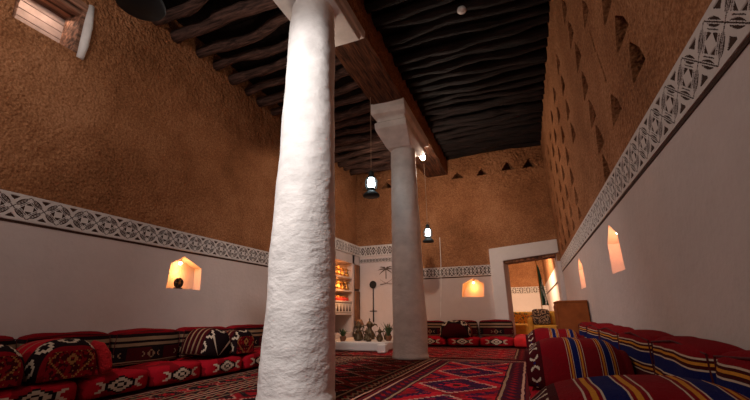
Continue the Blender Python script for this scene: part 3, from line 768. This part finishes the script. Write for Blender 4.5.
def dallah(label, loc, rz, mt, s, group=None):
    t = thing('coffee_pot', label, 'coffee pot', loc, rz, group); t.scale = (s, s, s)
    bm = bmesh.new(); lathe(bm, [(0.062, 0), (0.075, 0.012), (0.082, 0.05), (0.062, 0.10), (0.034, 0.145), (0.032, 0.165), (0.052, 0.20), (0.05, 0.207)], 18); obj('body', bm, mt, t, smooth=True)
    bm = bmesh.new(); lathe(bm, [(0.052, 0.207), (0.046, 0.222), (0.018, 0.252), (0.008, 0.262), (0.013, 0.275), (0.002, 0.30)], 16); obj('lid', bm, mt, t, smooth=True)
    bm = bmesh.new(); tube(bm, [(0.04, 0, 0.19), (0.085, 0, 0.208), (0.12, 0, 0.20), (0.135, 0, 0.17)], [0.02, 0.014, 0.009, 0.004], 8); obj('spout', bm, mt, t, smooth=True)
    bm = bmesh.new(); tube(bm, [(-0.045, 0, 0.195), (-0.10, 0, 0.20), (-0.115, 0, 0.14), (-0.10, 0, 0.08), (-0.07, 0, 0.055)], 0.008, 8); obj('handle', bm, mt, t, smooth=True)
    return t
pos = [7.78, 7.98, 8.20, 8.42, 8.64, 8.86]
proto = None
rowname = {1.635: 'topmost', 1.305: 'second'}
yn = ['leftmost', 'second from left', 'third from left', 'third from right', 'second from right', 'rightmost']
for zz in (1.637, 1.307):
    for k, yy in enumerate(pos):
        lab = 'brass coffee pot on the %s lit shelf, %s of its row' % ('top' if zz > 1.5 else 'second', yn[k])
        loc = (-4.24, yy, zz+0.001); rz = 0.7+random.uniform(-0.3, 0.3)
        if proto is None: proto = dallah(lab, loc, rz, BRASS, 0.85, 'coffee pots on the lit shelves')
        else: dup(proto, loc, rz, lab)
jar = None
for k in range(8):
    yy = 7.75+k*0.155; lab = 'small red jar on the third shelf, number %d from the left end' % (k+1)
    lab = ['small red jar at left end of the third shelf', 'small red jar second from left on third shelf', 'small red jar third from left on third shelf', 'small red jar fourth from left on third shelf', 'small red jar fourth from right on third shelf', 'small red jar third from right on third shelf', 'small red jar second from right on third shelf', 'small red jar at right end of the third shelf'][k]
    if jar is None:
        jar = thing('jar', lab, 'jar', (-4.22, yy, 1.006), 0, 'red jars on the third shelf')
        bm = bmesh.new(); lathe(bm, [(0.045, 0), (0.055, 0.02), (0.055, 0.10), (0.035, 0.125)], 16); obj('body', bm, REDP, jar, smooth=True)
        bm = bmesh.new(); lathe(bm, [(0.038, 0.125), (0.038, 0.145), (0.01, 0.155)], 16); obj('lid', bm, BRASS, jar, smooth=True)
    else: dup(jar, (-4.22, yy, 1.006), 0, lab)

# hearth bench with pots
bm = bmesh.new(); box(bm, -4.14, -2.68, 7.36, 9.0, 0.020, 0.19)
o = obj('hearth_bench', bm, GYP); bevel(o, 0.03, 3); tag(o, 'low white plaster hearth bench in the far left corner', 'hearth')
hp = [(-3.38, 7.66, 0.95, 0.9), (-3.24, 7.78, 0.85, 2.6), (-3.50, 7.95, 1.35, 1.2), (-3.08, 7.50, 0.7, 2.9), (-2.96, 7.82, 0.9, 0.2), (-3.32, 8.15, 1.5, 0.9), (-3.84, 7.9, 0.8, 2.0), (-2.88, 8.1, 1.1, 1.0), (-2.84, 7.50, 0.55, 3.0)]
hl = ['dark coffee pot at the left front of the hearth bench', 'smaller dark coffee pot in the middle of hearth bench', 'tall dark coffee pot at back left of hearth bench', 'small dark coffee pot at front edge of hearth bench', 'dark coffee pot right of the middle on hearth bench', 'tallest dark coffee pot at the rear of hearth bench', 'dark coffee pot behind the low leafy plant on hearth bench', 'dark coffee pot at rear right of hearth bench beside column', 'smallest dark coffee pot beside the spiky plant on hearth bench']
for k, (x, y, s, rz) in enumerate(hp): dallah(hl[k], (x, y, 0.192), rz, DBRASS, s, 'dark coffee pots on the hearth bench')
def plant(label, x, y, z, h, nl, pot):
    t = thing('potted_plant', label, 'plant', (x, y, z))
    bm = bmesh.new(); lathe(bm, [(0.045, 0), (0.062, 0.09), (0.066, 0.095)], 16); obj('pot', bm, pot, t, smooth=True)
    bm = bmesh.new()
    for k in range(nl):
        a = random.uniform(0, 2*PI); l = h*random.uniform(0.6, 1); sp = random.uniform(0.05, 0.16)
        p0 = Vector((0, 0, 0.08)); p1 = Vector((sp*0.5*math.cos(a), sp*0.5*math.sin(a), 0.08+l*0.6)); p2 = Vector((sp*math.cos(a), sp*math.sin(a), 0.08+l))
        sd = Vector((-math.sin(a), math.cos(a), 0))*0.013
        v = [bm.verts.new(q) for q in (p0-sd*0.4, p0+sd*0.4, p1+sd, p1-sd, p2)]
        bm.faces.new((v[0], v[1], v[2], v[3])); bm.faces.new((v[3], v[2], v[4]))
    o = obj('leaves', bm, LEAF, t); so = o.modifiers.new('s', 'SOLIDIFY'); so.thickness = 0.003
    return t
plant('spiky dark plant in clay pot at the right end of hearth bench', -2.74, 7.74, 0.192, 0.30, 22, CLAY)
plant('low leafy plant in clay pot at the left of hearth bench', -3.66, 7.50, 0.192, 0.18, 26, CLAY)
t = thing('table_lamp', 'small table lamp with brown cone shade on hearth bench', 'lamp', (-3.58, 8.2, 0.192))
bm = bmesh.new(); lathe(bm, [(0.06, 0), (0.06, 0.015), (0.012, 0.03), (0.012, 0.34)], 14); obj('base', bm, DBRASS, t, smooth=True)
bm = bmesh.new(); lathe(bm, [(0.10, 0.30), (0.05, 0.42)], 18); obj('lamp_shade', bm, DWOOD, t, smooth=True)
bm = bmesh.new(); box(bm, -2.75, -2.58, 7.10, 7.27, 0.017, 0.17)
o = obj('stone_block', bm, GYP); bevel(o, 0.02); tag(o, 'small white stone block on the rug at hearth corner near far column', 'block')

# roasting ladle on the wall, palm emblem
t = thing('roasting_ladle', 'long handled black coffee roasting ladle hanging on white hearth wall', 'ladle', (-3.75, 9.49, 0.53))
bm = bmesh.new(); tube(bm, [(0, -0.03, 0.94), (0, -0.005, 0.94)], [0.10, 0.085], 26); obj('pan', bm, BLACK, t)
bm = bmesh.new(); tube(bm, [(0.0, -0.015, 0.0), (0.0, -0.02, 0.45), (0, -0.018, 0.86)], [0.018, 0.012, 0.012], 8); obj('handle', bm, BLACK, t)
bm = bmesh.new(); tube(bm, [(-0.10, -0.02, 0.27), (0.10, -0.02, 0.27)], 0.010, 8); obj('cross_bar', bm, BLACK, t)
t = thing('palm_emblem', 'brown palm tree over crossed swords emblem on white hearth wall', 'emblem', (-3.39, 9.497, 1.45))
bm = bmesh.new(); prism(bm, [(-0.012, 0.16), (0.012, 0.16), (0.010, 0.40), (-0.010, 0.40)], 1, -0.008, 0.001); obj('trunk', bm, EMB, t)
for s in (-1, 1):
    for k, (a, l) in enumerate(((80, 0.16), (50, 0.22), (20, 0.24), (-12, 0.20))):
        a = math.radians(a); bm = bmesh.new(); pts = []; n = 7
        top = []; bot = []
        for i in range(n+1):
            tt = i/n; x = s*l*tt*math.cos(a*(1-0.3*tt)); z = 0.40+l*tt*math.sin(a)-0.10*tt*tt; w = 0.016*math.sin(PI*min(1, tt*0.9+0.1))
            top.append((x, z+w)); bot.append((x, z-w))
        prism(bm, top+bot[::-1], 1, -0.008, 0.001); obj('frond', bm, EMB, t)
    bm = bmesh.new(); up_ = []; lo = []
    for i in range(9):
        tt = i/8; x = s*(-0.17+0.34*tt); z = 0.02+0.13*tt+0.04*math.sin(PI*tt)*-1; w = 0.010*(1-tt*0.7)
        up_.append((x, z+w)); lo.append((x, z-w))
    prism(bm, up_+lo[::-1], 1, -0.010 if s > 0 else -0.008, 0.001); obj('sword', bm, EMB, t)

# ------------------------------------------------------------------ hall beyond the doorway
HL, HR, HB = -2.2, 0.86, 19.4
bm = bmesh.new(); box(bm, HL-0.3, HL, 10.1, HB, 0, 3.6); struct('wall_hall_left', bm, MUD)
def split_wall(name, bm_, z):
    o = struct(name, bm_, [MUD, DADO]); paint(o, lambda c: 1 if c.z < z else 0)
split_wall('wall_hall_right', wallbox(HR, HR+0.3, 10.1, HB, 0, 3.6, [1.95]), 1.95)
split_wall('wall_hall_back', wallbox(HL-0.3, HR+0.3, HB, HB+0.3, 0, 3.6, [1.57]), 1.57)
bm = bmesh.new(); box(bm, HL-0.3, HR+0.3, 10.1, HB+0.3, 3.6, 3.7); struct('ceiling_hall', bm, BOARD)
frieze('trim_14', (HL, HB, 0), (1, 0, 0), (0, -1, 0), HR-HL, 1.57, 0.30, 0.30, 16, 16)
ledge('trim_15', HR-0.012, HR, 10.2, HB, 1.50, 1.54)
light('hall_light', 'AREA', (-0.6, 14.5, 3.5), 750, (1.0, 0.70, 0.44), 2.0, (-0.4, 17, 0), sy=4)
light('hall_near_light', 'POINT', (-0.3, 11.6, 2.9), 60, (1.0, 0.8, 0.6), 0.15)

# flag on a pole
t = thing('flag', 'dark green flag with white markings hanging from pole beyond the doorway', 'flag', (0.36, 12.0, 0))
bm = bmesh.new(); lathe(bm, [(0.13, 0), (0.13, 0.03), (0.03, 0.06)], 20); obj('base', bm, BRASS, t, smooth=True)
bm = bmesh.new(); tube(bm, [(0, 0, 0.05), (0, 0, 2.12)], 0.014, 10); obj('pole', bm, BRASS, t)
bm = bmesh.new(); bmesh.ops.create_uvsphere(bm, u_segments=12, v_segments=8, radius=0.035); bmesh.ops.translate(bm, verts=bm.verts, vec=(0, 0, 2.14)); obj('finial', bm, BRASS, t, smooth=True)
fm = Mat('flag_cloth', 0.8); x, y, z = fm.co()
c = fm.mix((0.012, 0.055, 0.035), (x-0.10+((z-1.2)*9).sin()*0.03).band(-0.025, 0.02) & (fm.noise(26, 2) > 0.42), (0.6, 0.6, 0.55)); fm.color(c)
bm = bmesh.new(); g = []
for i in range(19):
    col = []
    for j in range(21):
        tt = j/20; u = i/18; wdt = 0.05+0.15*tt; zz = 2.05-1.15*tt-0.1*u*(1-tt)
        col.append(bm.verts.new((0.016+wdt*u*0.85, 0.035*math.sin(u*13+tt*2)*(0.4+tt), zz)))
    g.append(col)
for i in range(18):
    for j in range(20): bm.faces.new((g[i][j], g[i+1][j], g[i+1][j+1], g[i][j+1]))
o = obj('cloth', bm, fm.mat, t, smooth=True); o.modifiers.new('s', 'SOLIDIFY').thickness = 0.004

# yellow chairs and cushions
ym = Mat('yellow_cloth', 0.9); x, y, z = ym.co()
YEL = plain('yellow_cloth_plain', (0.62, 0.28, 0.035), 0.9, bump=(60, 0.3, 0.01))
c = ym.mix((0.66, 0.32, 0.05), ym.noise(16, 2) > 0.56, (0.10, 0.14, 0.08)); c = ym.mix(c, ym.noise(21, 2) > 0.63, (0.55, 0.12, 0.02)); ym.color(c)
pm = Mat('brown_damask', 0.9); x, y, z = pm.co()
c = pm.mix((0.045, 0.020, 0.012), pm.noise(26, 2).band(0.53, 0.64), (0.45, 0.26, 0.14)); pm.color(c)
def armchair(label, x, y, rz, mt, s=1.0):
    t = thing('armchair', label, 'armchair', (x, y, 0), rz)
    bm = bmesh.new(); box(bm, -0.30, 0.30, -0.28, 0.28, 0.14, 0.42); bevel(obj('seat', bm, YEL, t), 0.05, 4)
    bm = bmesh.new(); box(bm, -0.30, 0.30, 0.16, 0.32, 0.40, 0.74); bevel(obj('backrest', bm, mt, t), 0.06, 4)
    for sx in (-1, 1):
        bm = bmesh.new(); box(bm, sx*0.36-0.06, sx*0.36+0.06, -0.28, 0.30, 0.10, 0.58); bevel(obj('armrest', bm, YEL, t), 0.05, 4)
    for sx in (-1, 1):
        for sy in (-1, 1):
            bm = bmesh.new(); tube(bm, [(sx*0.33, sy*0.24, 0), (sx*0.33, sy*0.24, 0.14)], [0.02, 0.028], 8); obj('leg', bm, CABW, t)
    return t
armchair('yellow patterned armchair seen through the doorway at left', -0.20, 11.6, 0, ym.mat)
armchair('plain yellow armchair behind the brown patterned pillow', 0.36, 10.55, 0.0, YEL)
t = thing('throw_pillow', 'dark brown patterned square pillow on yellow armchair by cabinet', 'pillow', (0.27, 10.47, 0.425), 0.1)
o = obj('cover', pillow_block(0.40, 0.13, 0.36, seed=77), pm.mat, t, smooth=True); o.rotation_euler = (-0.25, 0, 0)
bm = pillow_block(0.50, 1.45, 0.2, seed=91); o = obj('red_mattress', bm, plain('plain_red_cloth', (0.55, 0.012, 0.015), 0.9), smooth=True); o.location = (-0.12, 9.45, 0.018)
tag(o, 'plain bright red mattress lying on floor in the doorway', 'mattress')
